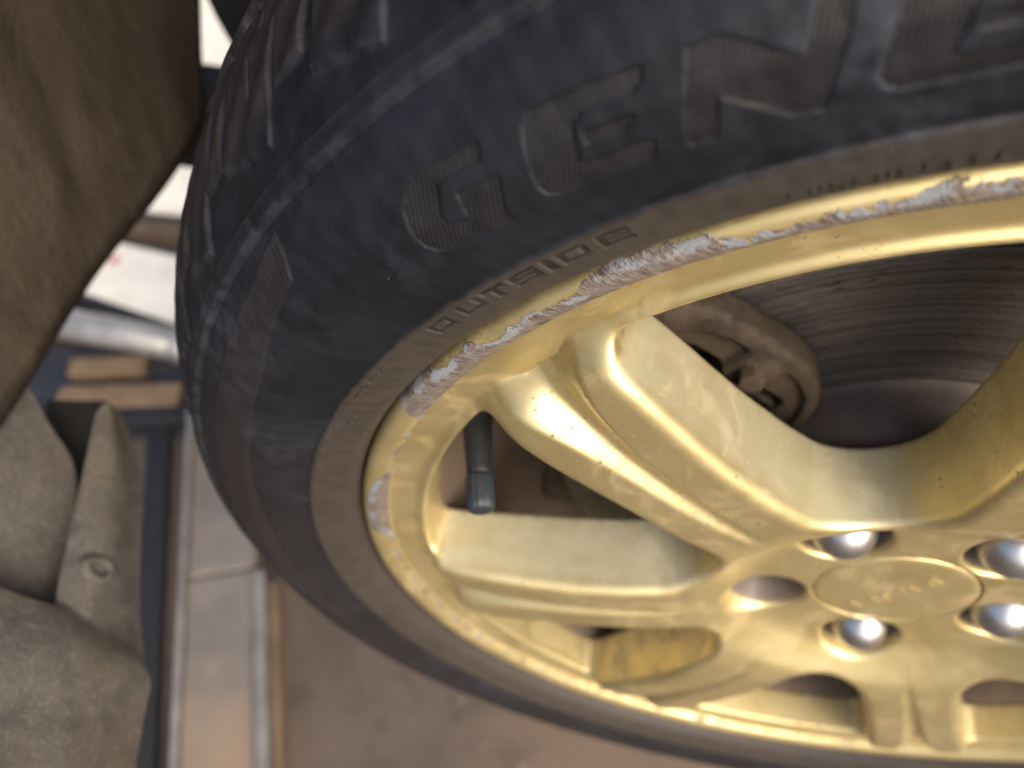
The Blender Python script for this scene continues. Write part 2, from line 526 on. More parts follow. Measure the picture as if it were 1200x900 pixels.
def surface_nets(fn, lo, hi, h, newton=3):
    """polygonise fn(x,y,z)<0 (mm) ; returns verts (mm), quads, normals"""
    ax = [np.arange(lo[i], hi[i] + h, h) for i in range(3)]
    n = [len(a) for a in ax]
    F = np.empty(n, np.float32)
    for i0 in range(0, n[0], 40):
        X, Y, Z = np.meshgrid(ax[0][i0:i0 + 40], ax[1], ax[2], indexing='ij')
        F[i0:i0 + 40] = fn(X, Y, Z)
    S = F < 0
    m = [k - 1 for k in n]
    cnt = np.zeros(m, np.int16)
    for dx in (0, 1):
        for dy in (0, 1):
            for dz in (0, 1):
                cnt += S[dx:dx + m[0], dy:dy + m[1], dz:dz + m[2]]
    ci = np.argwhere((cnt > 0) & (cnt < 8))
    idx = np.full(m, -1, np.int32)
    idx[tuple(ci.T)] = np.arange(len(ci))
    acc = np.zeros((len(ci), 3))
    num = np.zeros(len(ci))
    corners = [(0, 0, 0), (1, 0, 0), (0, 1, 0), (1, 1, 0), (0, 0, 1), (1, 0, 1), (0, 1, 1), (1, 1, 1)]
    for a in corners:
        for axis in range(3):
            if a[axis] == 1:
                continue
            b = list(a)
            b[axis] = 1
            fa = F[ci[:, 0] + a[0], ci[:, 1] + a[1], ci[:, 2] + a[2]]
            fb = F[ci[:, 0] + b[0], ci[:, 1] + b[1], ci[:, 2] + b[2]]
            cr = (fa < 0) != (fb < 0)
            t = np.where(cr, fa / np.where(fa == fb, 1, fa - fb), 0)
            p = np.tile(np.array(a, float), (len(ci), 1))
            p[:, axis] += t
            acc[cr] += p[cr]
            num[cr] += 1
    V = (ci + acc / num[:, None]) * h + np.array(lo)
    quads = []
    for axis in range(3):
        u, v = (axis + 1) % 3, (axis + 2) % 3
        sl0 = [slice(None)] * 3
        sl1 = [slice(None)] * 3
        sl0[axis] = slice(0, n[axis] - 1)
        sl1[axis] = slice(1, n[axis])
        e0, e1 = S[tuple(sl0)], S[tuple(sl1)]
        P = np.argwhere(e0 != e1)
        P = P[(P[:, u] > 0) & (P[:, v] > 0) & (P[:, u] < n[u] - 1) & (P[:, v] < n[v] - 1)]
        inside0 = S[tuple(P.T)]
        def cell(du, dv):
            q = P.copy()
            q[:, u] -= du
            q[:, v] -= dv
            return idx[tuple(q.T)]
        Q = np.stack([cell(1, 1), cell(0, 1), cell(0, 0), cell(1, 0)], -1)
        Q[~inside0] = Q[~inside0][:, ::-1]
        quads.append(Q)
    Q = np.concatenate(quads)
    def grad(V, e=0.35):
        g = np.empty_like(V)
        for i in range(3):
            d = np.zeros(3)
            d[i] = e
            A, B = V + d, V - d
            g[:, i] = (fn(A[:, 0], A[:, 1], A[:, 2]) - fn(B[:, 0], B[:, 1], B[:, 2])) / (2 * e)
        return g
    for _ in range(newton):
        g = grad(V)
        f = fn(V[:, 0], V[:, 1], V[:, 2])
        stp = (f / np.maximum((g * g).sum(1), 0.2))[:, None] * g
        V = V - np.clip(stp, -0.4 * h, 0.4 * h)
    g = grad(V)
    N = g / np.maximum(np.linalg.norm(g, axis=1), 1e-6)[:, None]
    return V, Q, N


def submesh(V, Q, N, mask):
    q = Q[mask]
    used = np.unique(q)
    remap = np.full(len(V), -1, np.int64)
    remap[used] = np.arange(len(used))
    return V[used], remap[q], N[used]


# ------------------------------------------------------------------ the setting: floor
def ground():
    s = 200.0
    me = bpy.data.meshes.new('floor')
    me.from_pydata([(-s, -s, 0), (s, -s, 0), (s, s, 0), (-s, s, 0)], [], [(0, 1, 2, 3)])
    tag(link('floor', me, M['floor']), kind='structure')


ground()

# ------------------------------------------------------------------ car body round the wheel
def car_body():
    # front wall of the wheel arch, curving over the tyre
    nu, nv = 90, 40
    V = []
    for i in range(nu):
        u = i / (nu - 1)
        for j in range(nv):
            v = j / (nv - 1)
            L = u * 1.35
            yf = min(0.255 + 0.74 * min(L, 0.36) * 0.75, 0.322)
            y = -0.010 + v * (yf + 0.010)
            if L < 0.36:                                   # straight front wall rising from the lower edge
                x = -0.402 - 0.004 * math.sin(L / 0.36 * math.pi)
                z = H + 0.0 + L * 0.75
            else:                                          # arch over the tyre
                a = (L - 0.36) / 0.99 * math.radians(128)
                x = -0.402 * math.cos(a) * (1 - 0.04 * math.sin(a))
                z = H + 0.27 + 0.150 * math.sin(a)
            # moulded swage and dents
            x += 0.0025 * math.sin(v * 9 + 0.6) * (1 - u) + 0.0008 * math.sin(u * 23 + v * 4) + 0.005 * math.exp(-((v - 0.42) / 0.05) ** 2) * min(1.0, L / 0.08)
            V.append((x, y, z))
    me = mesh_from('wheel_arch_liner', V, grid_faces(nu, nv))
    o = link('wheel_arch_liner', me, M['undercoat'])
    s = o.modifiers.new('thickness', 'SOLIDIFY')
    s.thickness = 0.004
    s.offset = 0
    tag(o, 'big brown dirt-caked wheel arch liner hanging close beside the tyre tread', 'liner')

    bm = bmesh.new()
    box_bm(bm, -0.30, 1.9, 0.36, 1.45, 0.56, 0.78)
    tag(bm_obj('car_underbody', bm, M['black'], None, 0.015), 'black car underbody behind the wheel', 'underbody')

    # inner fender wall: black sheet behind the tyre with a slanting front edge
    bm = bmesh.new()
    pr = [(-0.402, 0.485), (-0.38, 0.445), (-0.02, 0.43), (0.42, 0.45), (0.42, 0.92), (-0.30, 0.92), (-0.452, 0.70), (-0.430, 0.60), (-0.416, 0.53)]
    a = [bm.verts.new((x, 0.330, z)) for x, z in pr]
    b = [bm.verts.new((x, 0.338, z)) for x, z in pr]
    bm.faces.new(a)
    bm.faces.new(b[::-1])
    for i in range(len(pr)):
        j = (i + 1) % len(pr)
        bm.faces.new((a[i], b[i], b[j], a[j]))
    tag(bm_obj('inner_fender', bm, M['black']), 'black inner fender wall in the shade behind the tyre', 'inner fender')

    bm = bmesh.new()
    box_bm(bm, -0.70, -0.20, 0.345, 0.385, 0.380, 0.462)
    tag(bm_obj('subframe_beam', bm, M['black'], None, 0.008), 'black subframe beam crossing behind the tyre below the bright gap', 'beam')


car_body()


def plate(name, pts, thick, mat, bulge=0.0, sub=10, hole=None, parent=None, seed=0):
    """a bent plastic plate: patch spanned by a 2-D lattice of given 3-D rows, solidified"""
    rows = np.array(pts, float)                            # (nr, nc, 3) control rows
    nr, nc, _ = rows.shape
    def interp(a, n):
        x = np.linspace(0, len(a) - 1, n)
        out = np.empty((n,) + a.shape[1:])
        for k, xx in enumerate(x):
            i = min(int(xx), len(a) - 2)
            t = xx - i
            p0, p1, p2, p3 = a[max(i - 1, 0)], a[i], a[i + 1], a[min(i + 2, len(a) - 1)]
            out[k] = 0.5 * ((2 * p1) + (-p0 + p2) * t + (2 * p0 - 5 * p1 + 4 * p2 - p3) * t * t + (-p0 + 3 * p1 - 3 * p2 + p3) * t ** 3)
        return out
    g = interp(rows, sub * nr)
    g = np.swapaxes(interp(np.swapaxes(g, 0, 1), sub * nc), 0, 1)
    nu, nv = g.shape[:2]
    du = np.gradient(g, axis=0)
    dv = np.gradient(g, axis=1)
    N = np.cross(du, dv)
    N /= np.linalg.norm(N, axis=2)[..., None] + 1e-9
    uu, vv = np.meshgrid(np.linspace(0, 1, nu), np.linspace(0, 1, nv), indexing='ij')
    w = 0.0004 * np.sin(7 * uu + 3 * vv + seed) + 0.0003 * np.sin(13 * vv - 5 * uu + 2 * seed)
    g = g + N * (w + bulge * np.sin(np.pi * uu) * np.sin(np.pi * vv))[..., None]
    F = grid_faces(nu, nv)
    if hole is not None:
        cu, cv, ru, rv = hole
        fc = g.reshape(-1, 3)[F].mean(1)
        fu = uu.ravel()[F].mean(1)
        fv = vv.ravel()[F].mean(1)
        F = F[((fu - cu) / ru) ** 2 + ((fv - cv) / rv) ** 2 > 1]
    me = mesh_from(name, g.reshape(-1, 3), F)
    o = link(name, me, mat, parent)
    s = o.modifiers.new('thickness', 'SOLIDIFY')
    s.thickness = thick
    s.offset = 0
    b = o.modifiers.new('soft_edge', 'BEVEL')
    b.width = thick * 0.45
    b.segments = 2
    b.limit_method = 'ANGLE'
    return o


def splash_panels():
    rear = [[(-0.4451, 0.0557, 0.5422), (-0.4288, 0.06, 0.5268), (-0.4166, 0.059, 0.506)],
            [(-0.4321, 0.014, 0.5182), (-0.4121, 0.0271, 0.5053), (-0.3942, 0.0355, 0.4801)],
            [(-0.4167, -0.0245, 0.501), (-0.3944, -0.0125, 0.486), (-0.3788, 0.0162, 0.4594)],
            [(-0.4012, -0.0636, 0.4834), (-0.3805, -0.0567, 0.4689), (-0.3646, -0.0409, 0.4433)]]
    o = plate('splash_shield', rear, 0.003, M['liner'], 0.0, 12, seed=1)
    tag(o, 'grey-brown plastic splash shield behind the upright tab with a hole', 'splash shield')
    back = [[(-0.4193, 0.0597, 0.4576), (-0.3963, 0.0719, 0.4468)], [(-0.4008, 0.0033, 0.4442), (-0.3785, 0.0133, 0.4326)], [(-0.3784, -0.0478, 0.4385), (-0.3594, -0.0409, 0.4282)]]  # added black plate, stands in for the shadow in the gap
    o = plate('gap_shade_plate', back, 0.003, M['black'], 0.0, 10, seed=2)
    tag(o, 'black plate added for the deep shade in the gap between the splash shield and the tab', 'shade plate')
    root = empty('bumper_liner_bracket', (-0.34, -0.05, 0.43))
    tag(root, 'dusty plastic liner bracket with an upright tab and a screw hole', 'bracket')
    off = np.array(root.location)
    tab = np.array([[(-0.3748, 0.0463, 0.4779), (-0.3717, 0.0516, 0.4787), (-0.3707, 0.0523, 0.4689)],
                    [(-0.3666, 0.0133, 0.4729), (-0.3574, 0.0193, 0.4694), (-0.356, 0.0284, 0.4498)],
                    [(-0.3591, -0.0187, 0.4682), (-0.3475, -0.014, 0.4625), (-0.3461, 0.0015, 0.4392)],
                    [(-0.353, -0.0447, 0.4628), (-0.3393, -0.0416, 0.4578), (-0.3328, -0.0316, 0.4334)],
                    [(-0.3414, -0.0541, 0.4596), (-0.3286, -0.0576, 0.454), (-0.3192, -0.0572, 0.4321)]]) - off
    plate('upright_tab', tab, 0.003, M['liner'], 0.0, 14, parent=root, seed=4)
    q = Vector((0.855, 0.16, 0.494)).to_track_quat('Z', 'Y')
    v, f = revolve([(8.0, -1.5), (7.4, 0.2), (6.2, 1.9), (5.0, 2.3), (4.2, 1.6), (3.8, -1.0), (3.6, -6.0)], 40)
    o = link('screw_collar', mesh_from('screw_collar', v, f), M['liner'], root)
    o.location = Vector((-0.3467, -0.025, 0.4608)) - Vector(off) + Vector((0.855, 0.16, 0.494)) * 0.0032
    o.rotation_euler = q.to_euler()
    o.scale = (0.8, 1.15, 1.0)
    v, f = revolve([(3.9, -0.6), (2.0, -1.2), (0.01, -1.3)], 30)
    o2 = link('hole_dark_disc', mesh_from('hole_dark_disc', v, f), M['black'], o)  # black disc added inside the collar so the hole reads dark
    low = np.array([[(-0.3928, -0.0457, 0.5142), (-0.3655, -0.047, 0.4854), (-0.3504, -0.0465, 0.4692), (-0.3399, -0.0455, 0.4607)],
                    [(-0.3765, -0.0793, 0.5034), (-0.3527, -0.0692, 0.484), (-0.3322, -0.062, 0.4667), (-0.3164, -0.0578, 0.4363)],
                    [(-0.3629, -0.1029, 0.4989), (-0.3393, -0.0949, 0.48), (-0.3205, -0.0878, 0.4619), (-0.3107, -0.0759, 0.4306)],
                    [(-0.3435, -0.1383, 0.4908), (-0.3185, -0.133, 0.4756), (-0.3038, -0.1291, 0.4569), (-0.299, -0.1145, 0.433)]]) - off
    plate('lower_panel', low, 0.003, M['liner'], 0.0, 12, parent=root, seed=9)


splash_panels()


# ------------------------------------------------------------------ things lying on the workshop floor
def strip(name, p0, p1, width, z0, z1, mat, bevel=0.004, parent=None, taper=1.0):
    d = Vector((p1[0] - p0[0], p1[1] - p0[1], 0))
    L = d.length
    n = Vector((-d.y, d.x, 0)).normalized() * width / 2
    bm = bmesh.new()
    pts = []
    for (px, py), k in ((p0, 1.0), (p1, taper)):
        for s in (-1, 1):
            for z in (z0, z1):
                pts.append(bm.verts.new((px + n.x * s * k, py + n.y * s * k, z)))
    for f in ((0, 1, 3, 2), (4, 6, 7, 5), (0, 4, 5, 1), (2, 3, 7, 6), (0, 2, 6, 4), (1, 5, 7, 3)):
        bm.faces.new([pts[i] for i in f])
    return bm_obj(name, bm, mat, parent, bevel)


def lift_things():
    # steel lift beam running under the car beside the tyre: channel with a plate on top and raised edges
    r = empty('lift_beam', (-0.42, 0.04, 0.0))
    tag(r, 'long worn steel lift beam on the floor beside the tyre', 'lift beam')
    a, b = np.array((-0.340, -0.21)), np.array((-0.590, 0.42))
    d = (b - a) / np.linalg.norm(b - a)
    n = np.array((-d[1], d[0]))
    base = np.array((-0.42, 0.04))
    def seg(name, off, w, t0, t1, z0, z1, mat, bev=0.003):
        p0 = a + d * t0 + n * off - base
        p1 = a + d * t1 + n * off - base
        return strip(name, p0, p1, w, z0, z1, mat, bev, r)
    L = np.linalg.norm(b - a)
    seg('top_plate', 0.0, 0.070, 0.0, 0.360, 0.0, 0.036, M['steel'])
    seg('top_plate', 0.0, 0.070, 0.363, L, 0.0, 0.034, M['steel'])
    seg('raised_edge', -0.0405, 0.011, 0.0, 0.352, 0.0, 0.048, M['edge'], 0.002)
    seg('raised_edge', 0.0385, 0.007, 0.0, L, 0.0, 0.042, M['edge'], 0.002)
    seg('side_flange', -0.051, 0.009, 0.0, 0.345, 0.0, 0.030, M['brown'], 0.002)

    tag(strip('shade_strip', (-0.409, -0.24), (-0.656, 0.36), 0.030, 0.0, 0.016, M['dark_strip'], 0.006),  # dark strip added where shadow fills the gap beside the beam
        'long black strip put in for the shadow along the steel lift beam', 'shade strip')

    tag(strip('floor_bar', (-0.95, 0.235), (-0.50, 0.340), 0.026, 0.0, 0.026, M['dark_strip'], 0.005),
        'straight black bar across the floor nearest the lift beam', 'bar')
    tag(strip('timber_plank', (-0.765, 0.308), (-0.62, 0.342), 0.036, 0.006, 0.026, M['wood'], 0.003),
        'sunlit timber plank just behind the straight black bar', 'plank')
    tag(strip('timber_batten', (-0.775, 0.356), (-0.685, 0.380), 0.026, 0.006, 0.026, M['wood'], 0.003),
        'short sunlit timber batten between the plank and the grey pipe', 'batten')
    tag(strip('steel_plate', (-1.05, 0.262), (-0.45, 0.405), 0.150, 0.0, 0.008, M['navy'], 0.003),
        'dark blue painted steel plate lying under the two pieces of timber', 'steel plate')
    # pipe
    bm = bmesh.new()
    p0, p1 = Vector((-0.98, 0.428, 0.045)), Vector((-0.56, 0.412, 0.045))
    m = Matrix.Translation((p0 + p1) / 2) @ (p1 - p0).to_track_quat('Z', 'Y').to_matrix().to_4x4()
    bmesh.ops.create_cone(bm, cap_ends=True, segments=28, radius1=0.021, radius2=0.021, depth=(p1 - p0).length, matrix=m)
    for fz in (-0.12, 0.12):
        mm = Matrix.Translation(((p0 + p1) / 2) + (p1 - p0).normalized() * fz) @ (p1 - p0).to_track_quat('Z', 'Y').to_matrix().to_4x4()
        bmesh.ops.create_cone(bm, cap_ends=True, segments=28, radius1=0.024, radius2=0.024, depth=0.012, matrix=mm)
    for v in bm.verts:
        v.co.z -= 0.021
    tag(bm_obj('pipe', bm, M['pipe'], None, 0, True), 'grey galvanised pipe lying on the floor by the white board', 'pipe')
    tag(strip('black_batten', (-0.95, 0.497), (-0.62, 0.430), 0.022, 0.0, 0.020, M['dark_strip'], 0.003),
        'slanting black batten along the edge of the white board', 'batten')
    wb = empty('white_board', (-0.76, 0.532, 0))
    tag(wb, 'white board with a faded red mark lying in the sun', 'board')
    strip('panel', (-0.17 - 0.05, 0.012), (0.17, -0.030), 0.118, 0.0, 0.018, M['white'], 0.003, wb)
    bm = bmesh.new()
    bmesh.ops.create_circle(bm, cap_ends=True, segments=20, radius=0.009, matrix=Matrix.Translation((-0.055, 0.018, 0.0185)))
    bm_obj('red_mark', bm, M['red'], wb)
    bm = bmesh.new()
    pts = [(-1.6, 0.640, 0.0), (-0.42, 0.690, 0.0), (-0.42, 1.24, 0.42), (-1.6, 1.19, 0.42)]  # white sheet added to stand for bright sunlit floor beyond the car
    nrm = (Vector(pts[1]) - Vector(pts[0])).cross(Vector(pts[3]) - Vector(pts[0])).normalized() * 0.006
    lo = [bm.verts.new(Vector(p)) for p in pts]
    hi = [bm.verts.new(Vector(p) + nrm) for p in pts]
    bm.faces.new(lo[::-1])
    bm.faces.new(hi)
    for i in range(4):
        j = (i + 1) % 4
        bm.faces.new((lo[i], lo[j], hi[j], hi[i]))
    tag(bm_obj('sunlit_floor_sheet', bm, M['white'], None, 0.002), 'wide white sheet added for the sunlit floor, leaning at the far side behind the brown angle iron', 'sunlight sheet')
    tag(strip('rusty_angle_iron', (-1.05, 0.590), (-0.60, 0.645), 0.022, 0.0, 0.024, M['brown'], 0.003),
        'brown angle iron on the bright floor behind the white board', 'angle iron')


lift_things()

# ------------------------------------------------------------------ the wheel (local frame: x right, y up, z outwards; mm in the builders)
wheel = empty('alloy_wheel_with_tyre', (0, 0, H), (math.pi / 2, 0, 0))
tag(wheel, 'gold alloy car wheel with a kerbed lip and black lettered tyre', 'wheel')

# ---- tyre
PROF = np.array([(221.4, -10), (221.5, -5), (221.7, -1.2), (222.6, 1.0), (226, 4.0), (229, 5.6), (233, 7.2), (237, 8.6), (238.2, 8.5), (245, 10.8), (252, 12.6), (260, 12.8), (268, 10.4),
                 (275, 5.8), (279, 2.4), (281, 1.0), (284, -2), (285, -4), (291, -13), (297, -24), (302, -36), (305.5, -51), (308.5, -77), (309.5, -105)], float)
PS = np.r_[0, np.cumsum(np.hypot(*np.diff(PROF, axis=0).T))]
PS += 25.7 - PS[7]                                       # s = 25.7 mm at the moulded bead step
SS = np.arange(PS[0], PS[-1], 0.5)
def _smooth(a, k=7):
    w = np.hanning(k + 2)[1:-1]
    w /= w.sum()
    p = np.pad(a, k // 2, mode='reflect', reflect_type='odd')
    return np.convolve(p, w, mode='valid')
PR = _smooth(np.interp(SS, PS, PROF[:, 0]))
PZ = _smooth(np.interp(SS, PS, PROF[:, 1]))
_tr, _tz = np.gradient(PR), np.gradient(PZ)
_tl = np.hypot(_tr, _tz)
NR, NZ = -_tz / _tl, _tr / _tl                           # outward normal of the section (out of the rubber)


def tyre_pt(theta_deg, s, h):
    """point on the front half of the tyre: angle (deg), arc length s (mm), height above the surface (mm) -> metres"""
    r = np.interp(s, SS, PR) + np.interp(s, SS, NR) * h
    z = np.interp(s, SS, PZ) + np.interp(s, SS, NZ) * h
    t = np.radians(theta_deg)
    return np.stack([r * np.cos(t), r * np.sin(t), z], -1) / 1000


def letter_shapes():
    G = [(129.36, 56.9), (130.8, 57.4), (132.11, 57.6), (132.87, 57.4), (133.6, 55.9), (134.41, 52.8), (134.71, 50.0), (134.97, 47.0), (134.99, 44.3), (134.6, 41.9),
         (133.98, 40.5), (132.8, 40.1), (131.38, 39.8), (130.17, 39.5), (130.28, 40.9), (129.99, 44.2), (129.39, 48.9), (129.43, 49.8), (130.34, 50.0), (131.45, 50.2),
         (131.94, 44.4), (132.55, 44.7), (133.04, 45.8), (132.87, 48.9), (132.41, 51.9), (132.04, 54.3), (131.46, 54.4), (129.73, 53.9), (129.45, 55.3)]
    Em = [(122.22, 56.1), (124.31, 56.8), (125.73, 57.0), (126.76, 57.1), (127.25, 55.0), (127.54, 51.9), (128.0, 46.1), (128.13, 43.3), (127.97, 41.2), (127.55, 40.0),
          (125.76, 39.6), (123.13, 39.7), (122.79, 42.8), (122.88, 43.3), (125.57, 43.7), (125.99, 44.7), (125.7, 47.3), (125.43, 51.7), (124.74, 53.5), (122.75, 52.9), (122.36, 54.4)]
    Eb = [(125.1, 49.7), (125.19, 47.7), (123.63, 47.4), (123.31, 48.3), (123.09, 49.0)]
    NL = [(120.5, 55.9), (119.70, 55.9), (120.05, 46.2), (120.58, 39.0), (121.49, 39.1), (121.59, 40.6)]
    ND = [(119.70, 55.9), (119.44, 55.9), (119.06, 55.0), (116.97, 48.5), (116.59, 38.2), (117.59, 38.5), (119.86, 46.8), (120.05, 46.2)]
    NR_ = [(116.97, 48.5), (116.85, 49.5), (116.42, 55.1), (116.30, 57.0), (115.15, 57.0), (115.34, 55.0), (115.5, 51.4), (116.01, 45.2), (116.59, 38.2)]
    d = -13.45
    E2 = [(a + d, b - 1.5) for a, b in Em]
    E2b = [(a + d, b - 1.5) for a, b in Eb]
    # OUTSIDE, in strokes; u runs with the reading direction (falling angle), v upwards (rising s)
    S_ = {'O': [(0, 0, .2, 1), (.8, 0, 1, 1), (.2, 0, .8, .26), (.2, .74, .8, 1)],
          'U': [(0, 0, .2, 1), (.8, 0, 1, 1), (.2, 0, .8, .26)],
          'T': [(0, .72, 1, 1), (.36, 0, .62, .72)],
          'S': [(0, .76, 1, 1), (0, .40, .22, .76), (.22, .40, 1, .62), (.78, .22, 1, .40), (0, 0, 1, .22)],
          'I': [(0, 0, 1, 1)],
          'D': [(0, 0, .2, 1), (.8, .15, 1, .85), (.2, 0, .85, .24), (.2, .76, .85, 1)],
          'E': [(0, 0, .22, 1), (.22, .76, 1, 1), (.22, .39, .95, .61), (.22, 0, 1, .24)]}
    small = []
    for ch, a0, a1 in (('O', 141.0, 139.2), ('U', 138.2, 136.4), ('T', 136.0, 134.3), ('S', 133.9, 132.0), ('I', 131.5, 130.95), ('D', 130.5, 128.75), ('E', 128.0, 126.2)):
        small.append([[(a0 + (a1 - a0) * u, 19.4 + 4.9 * v) for u, v in ((x0, y0), (x1, y0), (x1, y1), (x0, y1))] for x0, y0, x1, y1 in S_[ch]])
    return [[G], [Em, Eb], [NL, ND, NR_], [E2, E2b]], small


LETTERS, SMALL = letter_shapes()


def poly_depth(T, S, poly, soft):
    """1 inside the polygon (theta, s), falling to 0 over 'soft' mm outside"""
    K = 4.45
    P = np.array(poly) * (K, 1)
    out = np.zeros_like(T)
    m = (T > P[:, 0].min() / K - 0.3) & (T < P[:, 0].max() / K + 0.3) & (S > P[:, 1].min() - 1) & (S < P[:, 1].max() + 1)
    if not m.any():
        return out
    x, y = T[m] * K, S[m]
    dist = np.full(x.shape, 1e9)
    ins = np.zeros(x.shape, bool)
    for i in range(len(P)):
        (x0, y0), (x1, y1) = P[i - 1], P[i]
        t = np.clip(((x - x0) * (x1 - x0) + (y - y0) * (y1 - y0)) / ((x1 - x0) ** 2 + (y1 - y0) ** 2 + 1e-12), 0, 1)
        dist = np.minimum(dist, np.hypot(x - x0 - t * (x1 - x0), y - y0 - t * (y1 - y0)))
        c = ((y0 > y) != (y1 > y))
        ins ^= c & (x < (x1 - x0) * (y - y0) / (y1 - y0 + 1e-12) + x0)
    sd = np.where(ins, -dist, dist)
    out[m] = 1 - sstep(sd, -0.1, soft)
    return out


def tyre_relief(T, S):
    h = 0.75 * (1 - sstep(S, 26.0, 27.2))                                   # moulded step at the bead
    rib = sstep(S, 72.4, 73.2) * (1 - sstep(S, 77.6, 78.6))
    rib *= 0.55 + 0.45 * sstep(np.abs(((T - 128.4) % 30) - 15), 0.2, 0.5)
    h += 0.9 * rib
    h -= 0.5 * np.exp(-((S - 71.6) / 0.55) ** 2)
    # crescent of fine serrations on the lower sidewall
    top = np.interp(T, [142.2, 146, 156, 170, 186, 230], [69.5, 66.0, 63.0, 62.0, 62.0, 62.0])
    bot = np.interp(T, [142.2, 143.2, 153, 173, 200, 230], [66.0, 58.0, 50.5, 45.0, 42.0, 42.0])
    cres = sstep(S, bot - 0.4, bot + 0.4) * (1 - sstep(S, top - 0.4, top + 0.4)) * sstep(T, 142.2, 142.6) * (1 - sstep(T, 226, 229))
    h += 0.5 * cres * (1 + 0.10 * np.sin(T * 14.0 + S * 1.1))
    # tread pads on the shoulder (parallelograms) with grooves between them
    per = 8.6
    sh = T + (S - 82) * 0.050
    ph = (sh - 131.6) % per
    cell = np.floor((sh - 131.6) / per)
    wob = 0.55 * np.sin(cell * 2.1) 
    low = 83.0 + 1.6 * ph + 2.2 * np.sin(cell * 1.7)
    pad = sstep(S, low - 0.7, low + 0.7) * sstep(ph, 0.0, 0.22) * (1 - sstep(ph, 4.9 + wob, 5.15 + wob))
    groove = sstep(S, 131.0, 132.2) * (1 - sstep(S, 139.0, 140.2))
    pad2 = sstep(S, 97.0 + 3 * np.sin(cell * 3.3), 99.0 + 3 * np.sin(cell * 3.3)) * sstep(ph, 5.7 + wob, 5.9 + wob) * (1 - sstep(ph, 8.2, 8.4))
    padall = np.maximum(pad, pad2)
    h += 1.6 * padall * (1 - groove) * (0.75 + 0.25 * np.sin(T * 1.9 + S * 0.3))
    # sipes
    sip = np.exp(-((ph - 2.3 - 0.02 * (S - 100)) / 0.07) ** 2) * sstep(S, 103, 104) * (1 - sstep(S, 114, 115))
    sip += np.exp(-((ph - 1.2 - 0.02 * (S - 100)) / 0.07) ** 2) * sstep(S, 118, 119) * (1 - sstep(S, 127, 128))
    h -= 1.3 * np.clip(sip, 0, 1)
    h -= 5.0 * groove
    blk = sstep(S, 140.2, 141.0) * sstep(np.abs(ph - 5.6), 0.5, 0.62)
    h += 1.7 * blk - 3.0 * sstep(S, 140.2, 141.0) * (1 - blk)
    groove2 = sstep(S, 172, 173)
    h -= 5.0 * groove2
    # grime-softened unevenness
    h += 0.10 * np.sin(T * 3.1 + S * 0.21) * np.sin(S * 0.37 - T * 1.3)
    h *= sstep(S, 8, 14)
    cut = np.zeros_like(h)
    for polys in LETTERS:
        for p in polys:
            cut = np.maximum(cut, poly_depth(T, S, p, 0.55))
    h -= 0.55 * cut
    cut = np.zeros_like(h)
    for polys in SMALL:
        for p in polys:
            cut = np.maximum(cut, poly_depth(T, S, p, 0.35))
    h -= 0.6 * cut
    wear = np.clip(np.maximum(padall * sstep(S, 88, 100), blk * 0.8) * (1 - groove) * (1 - groove2) + 0.75 * cres, 0, 1)
    return h, wear


def build_tyre():
    th = np.concatenate([np.arange(95, 205, 0.075), np.arange(205, 455, 0.7)])
    s = np.concatenate([np.arange(PS[0], 18, 0.8), np.arange(18, 60, 0.40), np.arange(60, 110, 0.55), np.arange(110, 186, 0.9)])
    T, S = np.meshgrid(th, s, indexing='ij')
    h, wear = tyre_relief(T, S)
    P = tyre_pt(T, S, h)
    # plain inner half
    back = np.array([(309.5, -112), (308.5, -135), (305.5, -160), (297, -188), (281, -211), (260, -223), (238, -217), (222, -204), (212, -196)], float)
    bt = np.radians(th)
    gs, gt = np.gradient(h, axis=1) / np.gradient(S, axis=1), np.gradient(h, axis=0) / (np.gradient(T, axis=0) * 5.2)
    edge = np.clip(np.hypot(gs, gt) * 1.4, 0, 1) * (S > 60)
    for _ in range(3):
        edge[:, 1:-1] = (edge[:, :-2] + 2 * edge[:, 1:-1] + edge[:, 2:]) / 4
        edge[3:-3] = (edge[:-6] + edge[3:-3] + edge[6:]) / 3
    edge = np.clip(edge * 1.6, 0, 1)
    B = np.stack([np.outer(np.cos(bt), back[:, 0]), np.outer(np.sin(bt), back[:, 0]), np.tile(back[:, 1], (len(th), 1))], -1) / 1000
    V = np.concatenate([P, B], 1)
    nv = V.shape[1]
    W = np.concatenate([wear, np.full((len(th), len(back)), 0.3)], 1)
    me = mesh_from('tyre', V.reshape(-1, 3), grid_faces(len(th), nv, True))
    at = me.attributes.new('wear', 'FLOAT', 'POINT')
    at.data.foreach_set('value', W.ravel().astype(np.float32))
    at = me.attributes.new('edge', 'FLOAT', 'POINT')
    E_ = np.concatenate([edge, np.zeros((len(th), len(back)))], 1)
    at.data.foreach_set('value', E_.ravel().astype(np.float32))
    return link('tyre', me, M['rubber'], wheel)


tyre = build_tyre()
tyre['label'] = 'black rubber tyre with brown dusty bead'


